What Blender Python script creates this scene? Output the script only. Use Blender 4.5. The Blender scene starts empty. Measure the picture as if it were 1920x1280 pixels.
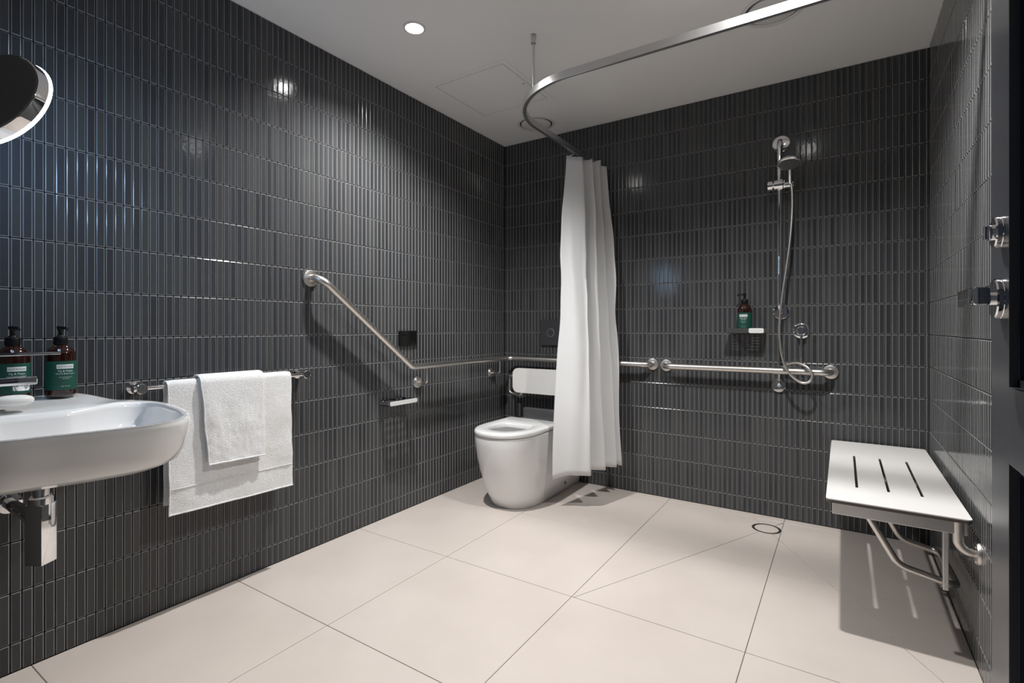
import bpy, bmesh, math, random
from mathutils import Vector, Matrix, noise
random.seed(7)
S = bpy.context.scene
COL = S.collection

# ------------------------------------------------------------------ camera
F_PX, HORIZON = 951.28, 613.38
CAM = Vector((2.11412, -3.14609, 1.05033))
cd = bpy.data.cameras.new('camera')
cam = bpy.data.objects.new('camera', cd)
COL.objects.link(cam)
cam.location = CAM
cam.rotation_euler = (math.pi / 2, 0, 0.5774146)
cd.sensor_width = 36.0
cd.lens = F_PX / 1920 * 36.0
cd.shift_y = (HORIZON - 640) / 1920
cd.clip_start = 0.02
S.camera = cam

# ------------------------------------------------------------------ world, lights, exposure
w = bpy.data.worlds.new('world'); S.world = w; w.use_nodes = True
w.node_tree.nodes['Background'].inputs[0].default_value = (0.80, 0.88, 1.0, 1)
w.node_tree.nodes['Background'].inputs[1].default_value = 0.06
S.view_settings.view_transform = 'Standard'
S.view_settings.look = 'None'
S.view_settings.exposure = 0.18
S.view_settings.gamma = 1.0
S.view_settings.use_curve_mapping = False
DOWNLIGHTS = [(0.497, -1.47, 128.0), (1.90, -1.28, 128.0)]   # x, y, watts
SPOT_ANGLE, SPOT_BLEND = 138, 0.9
LIGHT_TINT = (1.0, 0.988, 0.968)
MIRROR_LED = 30.0

W, H = 2.4634, 2.4          # room width (x), height
YF = -3.06                  # inner face of the entrance wall

# ------------------------------------------------------------------ materials
def mat(name, col=(0.8, 0.8, 0.8), rough=0.5, metal=0.0, spec=0.5, emit=None, strength=0.0, coat=0.0, trans=0.0, ior=1.5):
    m = bpy.data.materials.new(name); m.use_nodes = True
    b = m.node_tree.nodes['Principled BSDF']
    b.inputs['Base Color'].default_value = (*col, 1)
    b.inputs['Roughness'].default_value = rough
    b.inputs['Metallic'].default_value = metal
    b.inputs['Specular IOR Level'].default_value = spec
    b.inputs['Coat Weight'].default_value = coat
    b.inputs['Transmission Weight'].default_value = trans
    b.inputs['IOR'].default_value = ior
    if emit:
        b.inputs['Emission Color'].default_value = (*emit, 1)
        b.inputs['Emission Strength'].default_value = strength
    return m
def nt(m): return m.node_tree.nodes, m.node_tree.links, m.node_tree.nodes['Principled BSDF']
def add_noise_bump(m, scale, strength, dist=0.002, detail=3, stretch=None, coord='Object'):
    N, L, b = nt(m)
    tc = N.new('ShaderNodeTexCoord'); nz = N.new('ShaderNodeTexNoise'); bp = N.new('ShaderNodeBump')
    nz.inputs['Scale'].default_value = scale; nz.inputs['Detail'].default_value = detail
    bp.inputs['Strength'].default_value = strength; bp.inputs['Distance'].default_value = dist
    src = tc.outputs[coord]
    if stretch:
        mp = N.new('ShaderNodeMapping'); mp.inputs['Scale'].default_value = stretch
        L.new(src, mp.inputs[0]); src = mp.outputs[0]
    L.new(src, nz.inputs['Vector']); L.new(nz.outputs[0], bp.inputs['Height']); L.new(bp.outputs[0], b.inputs['Normal'])
    return nz
def add_noise_color(m, scale, c1, c2, detail=4, lo=0.3, hi=0.7, coord='Object'):
    N, L, b = nt(m)
    tc = N.new('ShaderNodeTexCoord'); nz = N.new('ShaderNodeTexNoise'); cr = N.new('ShaderNodeValToRGB')
    nz.inputs['Scale'].default_value = scale; nz.inputs['Detail'].default_value = detail
    cr.color_ramp.elements[0].position = lo; cr.color_ramp.elements[1].position = hi
    cr.color_ramp.elements[0].color = (*c1, 1); cr.color_ramp.elements[1].color = (*c2, 1)
    L.new(tc.outputs[coord], nz.inputs['Vector']); L.new(nz.outputs[0], cr.inputs[0]); L.new(cr.outputs[0], b.inputs['Base Color'])

def tile_face_mat():
    m = mat('glazed_charcoal', (0.05, 0.05, 0.055), 0.10, spec=0.27)
    N, L, b = nt(m)
    oi = N.new('ShaderNodeObjectInfo'); ge = N.new('ShaderNodeNewGeometry')
    ad = N.new('ShaderNodeMath'); ad.operation = 'ADD'
    fr = N.new('ShaderNodeMath'); fr.operation = 'FRACT'
    L.new(oi.outputs['Random'], ad.inputs[0]); L.new(ge.outputs['Random Per Island'], ad.inputs[1]); L.new(ad.outputs[0], fr.inputs[0])
    cr = N.new('ShaderNodeValToRGB')
    e = cr.color_ramp.elements
    e[0].position = 0; e[0].color = (0.042, 0.043, 0.046, 1)
    e[1].position = 1; e[1].color = (0.068, 0.069, 0.070, 1)
    k = e.new(0.35); k.color = (0.051, 0.053, 0.059, 1)
    k = e.new(0.7); k.color = (0.058, 0.061, 0.061, 1)
    L.new(fr.outputs[0], cr.inputs[0])
    tc = N.new('ShaderNodeTexCoord')
    sp = N.new('ShaderNodeTexNoise'); sp.inputs['Scale'].default_value = 420; sp.inputs['Detail'].default_value = 2
    L.new(tc.outputs['Object'], sp.inputs['Vector'])
    r2 = N.new('ShaderNodeMapRange'); r2.inputs[1].default_value = 0.62; r2.inputs[2].default_value = 0.8; r2.inputs[3].default_value = 0; r2.inputs[4].default_value = 0.35
    L.new(sp.outputs[0], r2.inputs[0])
    mx = N.new('ShaderNodeMix'); mx.data_type = 'RGBA'
    L.new(r2.outputs[0], mx.inputs['Factor']); L.new(cr.outputs[0], mx.inputs['A']); mx.inputs['B'].default_value = (0.17, 0.18, 0.19, 1)
    L.new(mx.outputs['Result'], b.inputs['Base Color'])
    nz = N.new('ShaderNodeTexNoise'); nz.inputs['Scale'].default_value = 95; nz.inputs['Detail'].default_value = 3
    bp = N.new('ShaderNodeBump'); bp.inputs['Strength'].default_value = 0.22; bp.inputs['Distance'].default_value = 0.0012
    L.new(tc.outputs['Object'], nz.inputs['Vector']); L.new(nz.outputs[0], bp.inputs['Height']); L.new(bp.outputs[0], b.inputs['Normal'])
    return m
M = {}
M['tile'] = tile_face_mat()
M['tile_edge'] = mat('glaze_edge_grey', (0.225, 0.227, 0.23), 0.15)
M['grout'] = mat('dark_grout', (0.030, 0.030, 0.030), 0.9)
M['floor_tile'] = mat('beige_porcelain', (0.62, 0.565, 0.525), 0.42, spec=0.4)
add_noise_color(M['floor_tile'], 3.0, (0.635, 0.566, 0.518), (0.69, 0.62, 0.568))
add_noise_bump(M['floor_tile'], 260, 0.10, 0.0008)
M['floor_grout'] = mat('taupe_grout', (0.21, 0.185, 0.165), 0.9)
M['plaster'] = mat('white_plaster', (0.93, 0.928, 0.92), 0.85)
add_noise_bump(M['plaster'], 180, 0.04, 0.001)
M['plaster_grey'] = mat('grey_plaster', (0.10, 0.10, 0.105), 0.7)
add_noise_bump(M['plaster_grey'], 180, 0.04, 0.001)
M['seam'] = mat('panel_seam', (0.42, 0.42, 0.41), 0.9)
M['dark'] = mat('dark_gap', (0.02, 0.02, 0.02), 0.9)
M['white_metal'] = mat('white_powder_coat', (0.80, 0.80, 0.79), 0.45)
M['chrome'] = mat('polished_chrome', (0.86, 0.86, 0.87), 0.04, 1.0)
add_noise_bump(M['chrome'], 25, 0.01, 0.001)
M['steel'] = mat('brushed_steel', (0.70, 0.67, 0.635), 0.36, 1.0)
add_noise_bump(M['steel'], 90, 0.03, 0.0006, stretch=(1, 1, 12))
M['alu'] = mat('satin_aluminium', (0.66, 0.66, 0.66), 0.34, 1.0)
add_noise_bump(M['alu'], 120, 0.02, 0.0005)
M['ceramic'] = mat('white_ceramic', (0.82, 0.82, 0.82), 0.08, spec=0.55, coat=0.3)
add_noise_color(M['ceramic'], 2.0, (0.885, 0.885, 0.885), (0.91, 0.91, 0.908))
M['seat_plastic'] = mat('white_plastic', (0.84, 0.84, 0.83), 0.2)
add_noise_color(M['seat_plastic'], 3.0, (0.89, 0.89, 0.885), (0.92, 0.92, 0.915))
M['grey_plastic'] = mat('grey_plastic', (0.10, 0.10, 0.105), 0.35)
M['laminate'] = mat('white_laminate', (0.83, 0.80, 0.77), 0.38)
add_noise_color(M['laminate'], 4.0, (0.88, 0.86, 0.835), (0.92, 0.90, 0.875))
M['laminate_edge'] = mat('dark_laminate_edge', (0.10, 0.085, 0.075), 0.5)
M['black'] = mat('black_gloss', (0.008, 0.008, 0.008), 0.22)
M['black_matt'] = mat('black_plastic', (0.005, 0.005, 0.005), 0.45, spec=0.25)
M['plate_grey'] = mat('anthracite_plate', (0.055, 0.055, 0.06), 0.3)
M['amber'] = mat('amber_plastic', (0.055, 0.010, 0.004), 0.06, spec=0.6, coat=0.5)
add_noise_color(M['amber'], 12, (0.016, 0.003, 0.0015), (0.030, 0.006, 0.002))
M['label'] = mat('green_label', (0.008, 0.075, 0.052), 0.45)
add_noise_color(M['label'], 30, (0.007, 0.065, 0.045), (0.010, 0.085, 0.060))
M['ink_white'] = mat('white_print', (0.75, 0.80, 0.78), 0.6)
M['ink_dark'] = mat('grey_print', (0.10, 0.10, 0.12), 0.6)
M['soap'] = mat('white_soap', (0.86, 0.85, 0.82), 0.5)
add_noise_bump(M['soap'], 40, 0.1, 0.002)
M['door'] = mat('blue_grey_paint', (0.070, 0.074, 0.086), 0.26)
add_noise_bump(M['door'], 30, 0.03, 0.001)
M['door_panel'] = mat('shaded_blue_grey_paint', (0.010, 0.014, 0.026), 0.35)  # darker copy of the door paint, recess shade put into the colour
add_noise_bump(M['door_panel'], 30, 0.03, 0.001)
M['lens'] = mat('lit_lens', (1, 1, 1), 0.5, emit=LIGHT_TINT, strength=60)
M['led'] = mat('lit_led_ring', (1, 1, 1), 0.5, emit=(0.42, 0.66, 1.0), strength=MIRROR_LED)
M['led_side'] = mat('lit_diffuser_edge', (1, 1, 1), 0.5, emit=(0.70, 0.84, 1.0), strength=9)
M['mirror_glass'] = mat('mirror_silver', (0.9, 0.9, 0.9), 0.01, 1.0)
M['mirror_back'] = mat('smoked_mirror_back', (0.24, 0.24, 0.24), 0.22, 0.0)
def terry():
    m = mat('white_terry', (0.80, 0.80, 0.79), 0.95, spec=0.1)
    add_noise_color(m, 140, (0.82, 0.82, 0.82), (0.93, 0.93, 0.93), lo=0.25, hi=0.6)
    nz = add_noise_bump(m, 330, 0.9, 0.004, 2)
    m.node_tree.nodes['Principled BSDF'].inputs['Sheen Weight'].default_value = 0.3
    return m
M['terry'] = terry()
def curtain_mat():
    m = mat('white_polyester', (0.93, 0.93, 0.93), 0.7, spec=0.2)
    N, L, b = nt(m)
    tr = N.new('ShaderNodeBsdfTranslucent'); tr.inputs[0].default_value = (0.93, 0.93, 0.93, 1)
    mx = N.new('ShaderNodeMixShader'); mx.inputs[0].default_value = 0.30
    out = N['Material Output']
    L.new(b.outputs[0], mx.inputs[1]); L.new(tr.outputs[0], mx.inputs[2]); L.new(mx.outputs[0], out.inputs[0])
    add_noise_bump(m, 9, 0.25, 0.01, 4, stretch=(1, 1, 0.6))
    return m
M['curtain'] = curtain_mat()

# ------------------------------------------------------------------ object helpers
ORG = {}
def link(o, parent=None):
    COL.objects.link(o)
    if parent: o.parent = parent
    return o
def tag(o, label, cat, group=None):
    o['label'] = label; o['category'] = cat
    if group: o['group'] = group
    return o
def thing(name, label, cat, loc=(0, 0, 0), group=None):
    o = bpy.data.objects.new(name, None); link(o)
    o.empty_display_size = 0.05
    o.location = loc; ORG[o.name] = Vector(loc)
    return tag(o, label, cat, group)
def mesh_obj(name, geo, mats, parent=None, origin=None, smooth=None, mi=None):
    """geo = (verts, faces) in world coordinates, or a bmesh"""
    me = bpy.data.meshes.new(name)
    if isinstance(geo, bmesh.types.BMesh):
        bmesh.ops.recalc_face_normals(geo, faces=geo.faces[:])
        geo.to_mesh(me); geo.free()
    else:
        me.from_pydata([tuple(v) for v in geo[0]], [], geo[1])
        bm = bmesh.new(); bm.from_mesh(me); bmesh.ops.recalc_face_normals(bm, faces=bm.faces[:]); bm.to_mesh(me); bm.free()
    org = ORG[parent.name] if parent else Vector(origin or (0, 0, 0))
    me.transform(Matrix.Translation(-org))
    for x in (mats if isinstance(mats, (list, tuple)) else [mats]): me.materials.append(M[x])
    if mi: 
        for p, k in zip(me.polygons, mi): p.material_index = k
    if smooth is not None:
        for p in me.polygons: p.use_smooth = True
        me.set_sharp_from_angle(angle=math.radians(smooth))
    o = bpy.data.objects.new(name, me); link(o, parent)
    if not parent: o.location = org
    ORG[o.name] = org
    return o
def structure(o): o['kind'] = 'structure'; return o

def box(bm, x0, x1, y0, y1, z0, z1, bev=0.0, seg=2):
    r = bmesh.ops.create_cube(bm, size=1.0)
    vs = r['verts']
    for v in vs:
        v.co = Vector(((x0 + x1) / 2 + v.co.x * (x1 - x0), (y0 + y1) / 2 + v.co.y * (y1 - y0), (z0 + z1) / 2 + v.co.z * (z1 - z0)))
    if bev:
        es = list({e for v in vs for e in v.link_edges})
        bmesh.ops.bevel(bm, geom=es, offset=bev, segments=seg, profile=0.6, affect='EDGES')
    return bm
def B(*a, **k): return box(bmesh.new(), *a, **k)
def merge(*geos):
    V, Fc = [], []
    for g in geos:
        n = len(V); V += [Vector(v) for v in g[0]]; Fc += [[i + n for i in f] for f in g[1]]
    return V, Fc
def lathe(prof, loc=(0, 0, 0), axis=(0, 0, 1), n=40, closed_profile=False):
    """prof: list of (r, h) along the axis; r=0 ends are welded"""
    ax = Vector(axis).normalized()
    t = Vector((1, 0, 0)) if abs(ax.x) < 0.9 else Vector((0, 1, 0))
    u = ax.cross(t).normalized(); v = ax.cross(u)
    V, Fc, rings = [], [], []
    for r, h in prof:
        if r < 1e-6:
            rings.append([len(V)]); V.append(Vector(loc) + ax * h)
        else:
            rings.append(list(range(len(V), len(V) + n)))
            for i in range(n):
                a = 2 * math.pi * i / n
                V.append(Vector(loc) + ax * h + (u * math.cos(a) + v * math.sin(a)) * r)
    pairs = list(zip(rings, rings[1:]))
    if closed_profile: pairs.append((rings[-1], rings[0]))
    for a, b in pairs:
        for i in range(n):
            j = (i + 1) % n
            if len(a) == 1 and len(b) == 1: continue
            if len(a) == 1: Fc.append([a[0], b[i], b[j]])
            elif len(b) == 1: Fc.append([a[i], b[0], a[j]])
            else: Fc.append([a[i], b[i], b[j], a[j]])
    if not closed_profile:
        if len(rings[0]) > 1: Fc.append(rings[0][::-1])
        if len(rings[-1]) > 1: Fc.append(rings[-1])
    return V, Fc
def fillet(pts, rad, seg=8):
    pts = [Vector(p) for p in pts]; out = [pts[0]]
    for i in range(1, len(pts) - 1):
        a, b, c = pts[i - 1], pts[i], pts[i + 1]
        r = rad[i - 1] if isinstance(rad, (list, tuple)) else rad
        d1 = (a - b).normalized(); d2 = (c - b).normalized()
        ang = d1.angle(d2)
        if r <= 0 or ang > math.pi - 1e-3: out.append(b); continue
        tl = min(r / math.tan(ang / 2), (a - b).length * 0.98, (c - b).length * 0.98)
        rr = tl * math.tan(ang / 2)
        cen = b + (d1 + d2).normalized() * (rr / math.sin(ang / 2))
        p1 = b + d1 * tl - cen; p2 = b + d2 * tl - cen
        tot = p1.angle(p2); axn = p1.cross(p2).normalized()
        for k in range(seg + 1):
            out.append(cen + Matrix.Rotation(tot * k / seg, 3, axn) @ p1)
    out.append(pts[-1]); return out
def sweep(path, prof, up=None, cap=True):
    """prof: list of 2d points (closed); up: fixed up vector or None for parallel transport"""
    path = [Vector(p) for p in path]; n = len(prof); V, Fc = [], []
    tang = []
    for i in range(len(path)):
        a = path[max(i - 1, 0)]; b = path[min(i + 1, len(path) - 1)]
        tang.append((b - a).normalized())
    if up is None:
        t0 = tang[0]; ref = Vector((0, 0, 1)) if abs(t0.z) < 0.9 else Vector((1, 0, 0))
        u = t0.cross(ref).normalized()
    for i, p in enumerate(path):
        t = tang[i]
        if up is not None: u = t.cross(Vector(up)).normalized()
        else: u = (u - t * u.dot(t)).normalized()
        v = u.cross(t)
        for a, b in prof: V.append(p + u * a + v * b)
    for i in range(len(path) - 1):
        for k in range(n):
            l = (k + 1) % n
            Fc.append([i * n + k, i * n + l, (i + 1) * n + l, (i + 1) * n + k])
    if cap: Fc.append(list(range(n))[::-1]); Fc.append([(len(path) - 1) * n + k for k in range(n)])
    return V, Fc
def tube(path, r, n=16, rad=0.0, seg=8):
    p = fillet(path, rad, seg) if rad else path
    return sweep(p, [(r * math.cos(2 * math.pi * k / n), r * math.sin(2 * math.pi * k / n)) for k in range(n)])
def catmull(pts, per=8):
    pts = [Vector(p) for p in pts]; P = [pts[0] * 2 - pts[1]] + pts + [pts[-1] * 2 - pts[-2]]; out = []
    for i in range(1, len(P) - 2):
        for k in range(per):
            t = k / per
            out.append(0.5 * ((2 * P[i]) + (P[i + 1] - P[i - 1]) * t + (2 * P[i - 1] - 5 * P[i] + 4 * P[i + 1] - P[i + 2]) * t * t + (-P[i - 1] + 3 * P[i] - 3 * P[i + 1] + P[i + 2]) * t ** 3))
    out.append(pts[-1]); return out
def round_rect(x0, x1, y0, y1, r, seg=6):
    out = []
    for cx, cy, a0 in ((x1 - r, y1 - r, 0), (x0 + r, y1 - r, 90), (x0 + r, y0 + r, 180), (x1 - r, y0 + r, 270)):
        for k in range(seg + 1):
            a = math.radians(a0 + 90 * k / seg); out.append((cx + r * math.cos(a), cy + r * math.sin(a)))
    return out
def plate(outline, holes, h, fn):
    """2d outline (with holes) extruded from 0 to h; fn maps (a, b, c) to world"""
    bm = bmesh.new(); loops = []
    for lp in [outline] + holes:
        vs = [bm.verts.new((a, b, 0)) for a, b in lp]
        loops.append(vs)
        for i in range(len(vs)): bm.edges.new((vs[i], vs[(i + 1) % len(vs)]))
    if holes:
        bmesh.ops.triangle_fill(bm, use_beauty=True, use_dissolve=False, edges=bm.edges[:])
    else:
        bm.faces.new(loops[0])
    top = bmesh.ops.extrude_face_region(bm, geom=bm.faces[:])
    for g in top['geom']:
        if isinstance(g, bmesh.types.BMVert): g.co.z += h
    bmesh.ops.recalc_face_normals(bm, faces=bm.faces[:])
    for v in bm.verts: v.co = Vector(fn(*v.co))
    return bm
def project(P):
    d = Vector(P) - CAM; a = 0.5774146
    z = -math.sin(a) * d.x + math.cos(a) * d.y
    x = math.cos(a) * d.x + math.sin(a) * d.y
    if z < 0.05: return None
    return 960 + F_PX * x / z, HORIZON - F_PX * d.z / z, z

# ================================================================== the room shell
TP, TR, Z0 = 0.02635, 0.1545, 2.2504        # tile column pitch, row pitch, highest full course line
G = 0.0024                                   # joint width
def tile_mesh(name, w_, h_):
    rings = [(0, 0.0), (0, 0.0040), (0.0010, 0.0057), (0.0030, 0.0068)]
    V, Fc = [], []
    for ins, z in rings:
        a, b = w_ / 2 - ins, h_ / 2 - ins
        V += [(-a, -b, z), (a, -b, z), (a, b, z), (-a, b, z)]
    mi = []
    for k in range(3):
        for i in range(4):
            j = (i + 1) % 4
            Fc.append([4 * k + i, 4 * k + j, 4 * k + 4 + j, 4 * k + 4 + i]); mi.append(1 if k else 0)
    Fc.append([12, 13, 14, 15]); mi.append(0)
    return V, Fc, mi
def tiled_wall(name, o0, ux, n, length, inview, skip=()):
    """o0: wall corner at floor on the grout plane, ux: direction along the wall, n: normal into the room"""
    o0, ux, n = Vector(o0), Vector(ux), Vector(n)
    back = n * -0.12
    zz = Vector((0, 0, H))
    dn = Vector((0, 0, -0.06))
    c = [o0 - ux * 0.13 + dn, o0 + ux * (length + 0.13) + dn, o0 + ux * (length + 0.13) + zz, o0 - ux * 0.13 + zz]
    V = c + [p + back for p in c]
    Fc = [[0, 1, 2, 3], [4, 5, 6, 7], [0, 1, 5, 4], [1, 2, 6, 5], [2, 3, 7, 6], [3, 0, 4, 7]]
    wall = structure(mesh_obj(name, (V, Fc), 'grout'))
    uz = Vector((0, 0, 1))
    rot = Matrix((ux if ux.cross(uz).dot(n) > 0 else -ux, uz, n)).transposed()
    # course lines
    lines = [H] + [Z0 - TR * k for k in range(15)] + [0.0]
    meshes, spots = {}, []
    ncol = int(math.ceil(length / TP))
    for r in range(len(lines) - 1):
        z1, z0 = lines[r], lines[r + 1]
        hh = z1 - z0 - G
        for cidx in range(ncol):
            a0 = cidx * TP; a1 = min((cidx + 1) * TP, length)
            ww = a1 - a0 - G
            if ww < 0.004: continue
            p = o0 + ux * ((a0 + a1) / 2) + Vector((0, 0, (z0 + z1) / 2))
            if any(sk(p) for sk in skip): continue
            pr = project(p); area = 0
            if pr and inview(pr[0], pr[1]):
                q1 = project(p + ux * TP / 2); q0 = project(p - ux * TP / 2)
                if q1 and q0: area = abs(q1[0] - q0[0]) * hh * F_PX / pr[2]
            spots.append((area, r, round(ww, 4), hh, p))
    spots.sort(key=lambda s: -s[0])
    FV, FF, FM = [], [], []
    for i, (area, r, ww, hh, p) in enumerate(spots):
        key = (ww, round(hh, 4))
        if key not in meshes:
            V, Fc, mi = tile_mesh('wall_tile', ww, hh)
            me = bpy.data.meshes.new('wall_tile'); me.from_pydata(V, [], Fc)
            for k in ('tile', 'tile_edge'): me.materials.append(M[k])
            for pl, k in zip(me.polygons, mi): pl.material_index = k
            meshes[key] = (me, V, Fc, mi)
        me, V, Fc, mi = meshes[key]
        tilt = Matrix.Rotation(random.gauss(0, 0.002), 3, 'X') @ Matrix.Rotation(random.gauss(0, 0.003), 3, 'Y')
        R3 = rot @ tilt
        pos = p + n * random.uniform(-0.0003, 0.0004)
        if i < 300 and area > 0:
            o = bpy.data.objects.new('tile', me); link(o, wall)
            o.matrix_local = Matrix.Translation(pos) @ R3.to_4x4()
        else:
            k = len(FV)
            FV += [R3 @ Vector(v) + pos for v in V]; FF += [[j + k for j in f] for f in Fc]; FM += mi
    me = bpy.data.meshes.new('tile_field'); me.from_pydata([tuple(v) for v in FV], [], FF)
    for k in ('tile', 'tile_edge'): me.materials.append(M[k])
    me.polygons.foreach_set('material_index', FM)
    f = bpy.data.objects.new('tile_field', me); link(f, wall); f['kind'] = 'stuff'
    return wall
TD = 0.0068   # tile thickness proud of the grout plane
tiled_wall('wall_left', (-TD, 0, 0), (0, -1, 0), (1, 0, 0), -YF, lambda x, y: 0 < x < 1060 and 0 < y < 1280)
tiled_wall('wall_back', (0, TD, 0), (1, 0, 0), (0, -1, 0), W, lambda x, y: 940 < x < 1745 and 0 < y < 1000)
tiled_wall('wall_right', (W + TD, 0, 0), (0, -1, 0), (-1, 0, 0), -YF, lambda x, y: 1740 < x < 1862 and 0 < y < 1280)
DX0, DX1, DH = 1.38, 2.33, 2.10     # entrance opening
bm = bmesh.new()
box(bm, -0.13, DX0, YF - 0.10, YF, 0, H); box(bm, DX1, W + 0.13, YF - 0.10, YF, 0, H); box(bm, DX0, DX1, YF - 0.10, YF, DH, H)
structure(mesh_obj('wall_front', bm, 'plaster_grey'))
structure(mesh_obj('ceiling', B(-0.13, W + 0.13, YF - 0.10, 0.13, H, H + 0.12), 'plaster'))

# floor: slab of joint mortar with individual tiles on it
floor = structure(mesh_obj('floor', B(-0.13, W + 0.13, YF - 0.75, 0.13, -0.12, -0.005), 'floor_grout'))
def clip(poly, a, b, keep):
    """part of the polygon on one side of the line a-b"""
    out = []
    s = lambda p: ((b[0] - a[0]) * (p[1] - a[1]) - (b[1] - a[1]) * (p[0] - a[0])) * keep
    for i in range(len(poly)):
        p, q = poly[i], poly[(i + 1) % len(poly)]
        sp, sq = s(p), s(q)
        if sp >= 0: out.append(p)
        if sp * sq < 0:
            t = sp / (sp - sq); out.append((p[0] + (q[0] - p[0]) * t, p[1] + (q[1] - p[1]) * t))
    return out
def area2(p): return sum(p[i][0] * p[(i + 1) % len(p)][1] - p[(i + 1) % len(p)][0] * p[i][1] for i in range(len(p))) / 2
def inset(poly, d):
    n = len(poly)
    if area2(poly) < 0: poly = poly[::-1]
    out = []
    for i in range(n):
        a, b, c = Vector(poly[i - 1]), Vector(poly[i]), Vector(poly[(i + 1) % n])
        e1 = (b - a).normalized(); e2 = (c - b).normalized()
        n1 = Vector((-e1.y, e1.x)); n2 = Vector((-e2.y, e2.x))
        k = n1 + n2
        k = k / max(k.length_squared, 0.15) * 2 / 1
        out.append(tuple(b + k * (d / 1.0)))
    return out
DRAIN = (1.782, -0.205)
xs = [0.0, 0.592, 1.228, 1.85, W]; ys = [0.0, -0.062, -0.715, -1.36, -2.003, -2.64, -3.30, -3.80]
seams = [((1.782, -0.205), (1.236, -1.363)), ((1.782, -0.205), (W + 0.02, -1.39))]
for i in range(len(xs) - 1):
    for j in range(len(ys) - 1):
        polys = [[(xs[i], ys[j + 1]), (xs[i + 1], ys[j + 1]), (xs[i + 1], ys[j]), (xs[i], ys[j])]]
        if ys[j] > -1.3 and ys[j + 1] < -0.1 and i >= 2:
            for a, b in seams:
                nw = []
                for p in polys:
                    cx = sum(q[0] for q in p) / len(p)
                    for kk in (1, -1):
                        c = clip(p, a, b, kk)
                        if len(c) >= 3 and abs(area2(c)) > 2e-4: nw.append(c)
                # the seams only run towards the room side of the drain
                polys = nw
        for p in polys:
            p = inset(p, 0.0012)
            if area2(p) < 1e-4: continue
            q = inset(p, 0.001)
            n = len(p)
            V = [(x, y, -0.006) for x, y in p] + [(x, y, -0.001) for x, y in p] + [(x, y, 0) for x, y in q]
            Fc = [[k, (k + 1) % n, n + (k + 1) % n, n + k] for k in range(n)] + [[n + k, n + (k + 1) % n, 2 * n + (k + 1) % n, 2 * n + k] for k in range(n)]
            Fc.append([2 * n + k for k in range(n)])
            mesh_obj('floor_tile', (V, Fc), 'floor_tile', floor)
# drain
t = thing('floor_drain', 'round tile-insert floor drain with dark ring slot', 'drain', (*DRAIN, 0))
mesh_obj('slot', lathe([(0.070, 0.0002), (0.070, 0.0012), (0.057, 0.0012), (0.057, 0.0002)], (*DRAIN, 0), n=48, closed_profile=True), 'dark', t, smooth=30)
mesh_obj('tile_insert', lathe([(0, 0.0002), (0.056, 0.0002), (0.056, 0.0016), (0, 0.0018)], (*DRAIN, 0), n=48), 'floor_tile', t, smooth=30)
mesh_obj('outer_ring', lathe([(0.074, 0.0), (0.074, 0.0016), (0.070, 0.0016), (0.070, 0.0)], (*DRAIN, 0), n=48, closed_profile=True), 'floor_tile', t, smooth=30)

# ceiling fittings -------------------------------------------------
def downlight(x, y, wts, label):
    t = thing('downlight', label, 'downlight', (x, y, H), 'recessed ceiling downlights')
    mesh_obj('trim', lathe([(0.050, 0), (0.050, -0.003), (0.046, -0.005), (0.040, -0.005), (0.037, -0.001), (0.037, 0.0)], (x, y, H), n=40, closed_profile=True), 'white_metal', t, smooth=40)
    mesh_obj('lens', lathe([(0, -0.0008), (0.037, -0.0008), (0.037, -0.0022), (0, -0.0024)], (x, y, H), n=40), 'lens', t, smooth=40)
    l = bpy.data.lights.new('downlight_beam', 'SPOT')
    l.energy = wts; l.color = LIGHT_TINT; l.spot_size = math.radians(SPOT_ANGLE); l.spot_blend = SPOT_BLEND; l.shadow_soft_size = 0.028
    lo = bpy.data.objects.new('downlight_beam', l); link(lo, t); lo.location = (0, 0, -0.012)
for (x, y, e), lb in zip(DOWNLIGHTS, ('lit round downlight in the ceiling beside the dark left wall', 'lit round downlight in the ceiling above the shower floor')):
    downlight(x, y, e, lb)
def vent(x, y, label):
    t = thing('ceiling_vent', label, 'vent', (x, y, H), 'round ceiling vents')
    mesh_obj('ring', lathe([(0.128, 0), (0.126, -0.004), (0.112, -0.006), (0.108, -0.003), (0.108, 0)], (x, y, H), n=56, closed_profile=True), 'white_metal', t, smooth=40)
    mesh_obj('slot', lathe([(0.108, 0), (0.108, -0.0008), (0.099, -0.0008), (0.099, 0)], (x, y, H), n=56, closed_profile=True), 'dark', t, smooth=40)
    mesh_obj('disc', lathe([(0.098, 0), (0.098, -0.007), (0.092, -0.010), (0, -0.011)], (x, y, H), n=56), 'white_metal', t, smooth=40)
vent(0.41, -0.238, 'round white ceiling vent in the corner above the toilet')
vent(1.865, -0.735, 'round white ceiling vent behind the bright curtain track')
px0, px1, py0, py1 = 0.205, 0.655, -0.995, -0.535
t = thing('access_panel', 'square white access panel set flush in ceiling', 'panel', ((px0 + px1) / 2, (py0 + py1) / 2, H))
mesh_obj('panel', B(px0, px1, py0, py1, H - 0.0022, H), 'plaster', t)
bm = bmesh.new(); g = 0.004
for a in ((px0 - g, px1 + g, py0 - g, py0), (px0 - g, px1 + g, py1, py1 + g), (px0 - g, px0, py0, py1), (px1, px1 + g, py0, py1)): box(bm, *a, H - 0.0009, H)
mesh_obj('seam', bm, 'seam', t)
bm = bmesh.new(); g2 = 0.032
for a in ((px0 - g2, px1 + g2, py0 - g2, py0 - g), (px0 - g2, px1 + g2, py1 + g, py1 + g2), (px0 - g2, px0 - g, py0 - g, py1 + g), (px1 + g, px1 + g2, py0 - g, py1 + g)): box(bm, *a, H - 0.0022, H)
mesh_obj('frame', bm, 'plaster', t)
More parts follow.
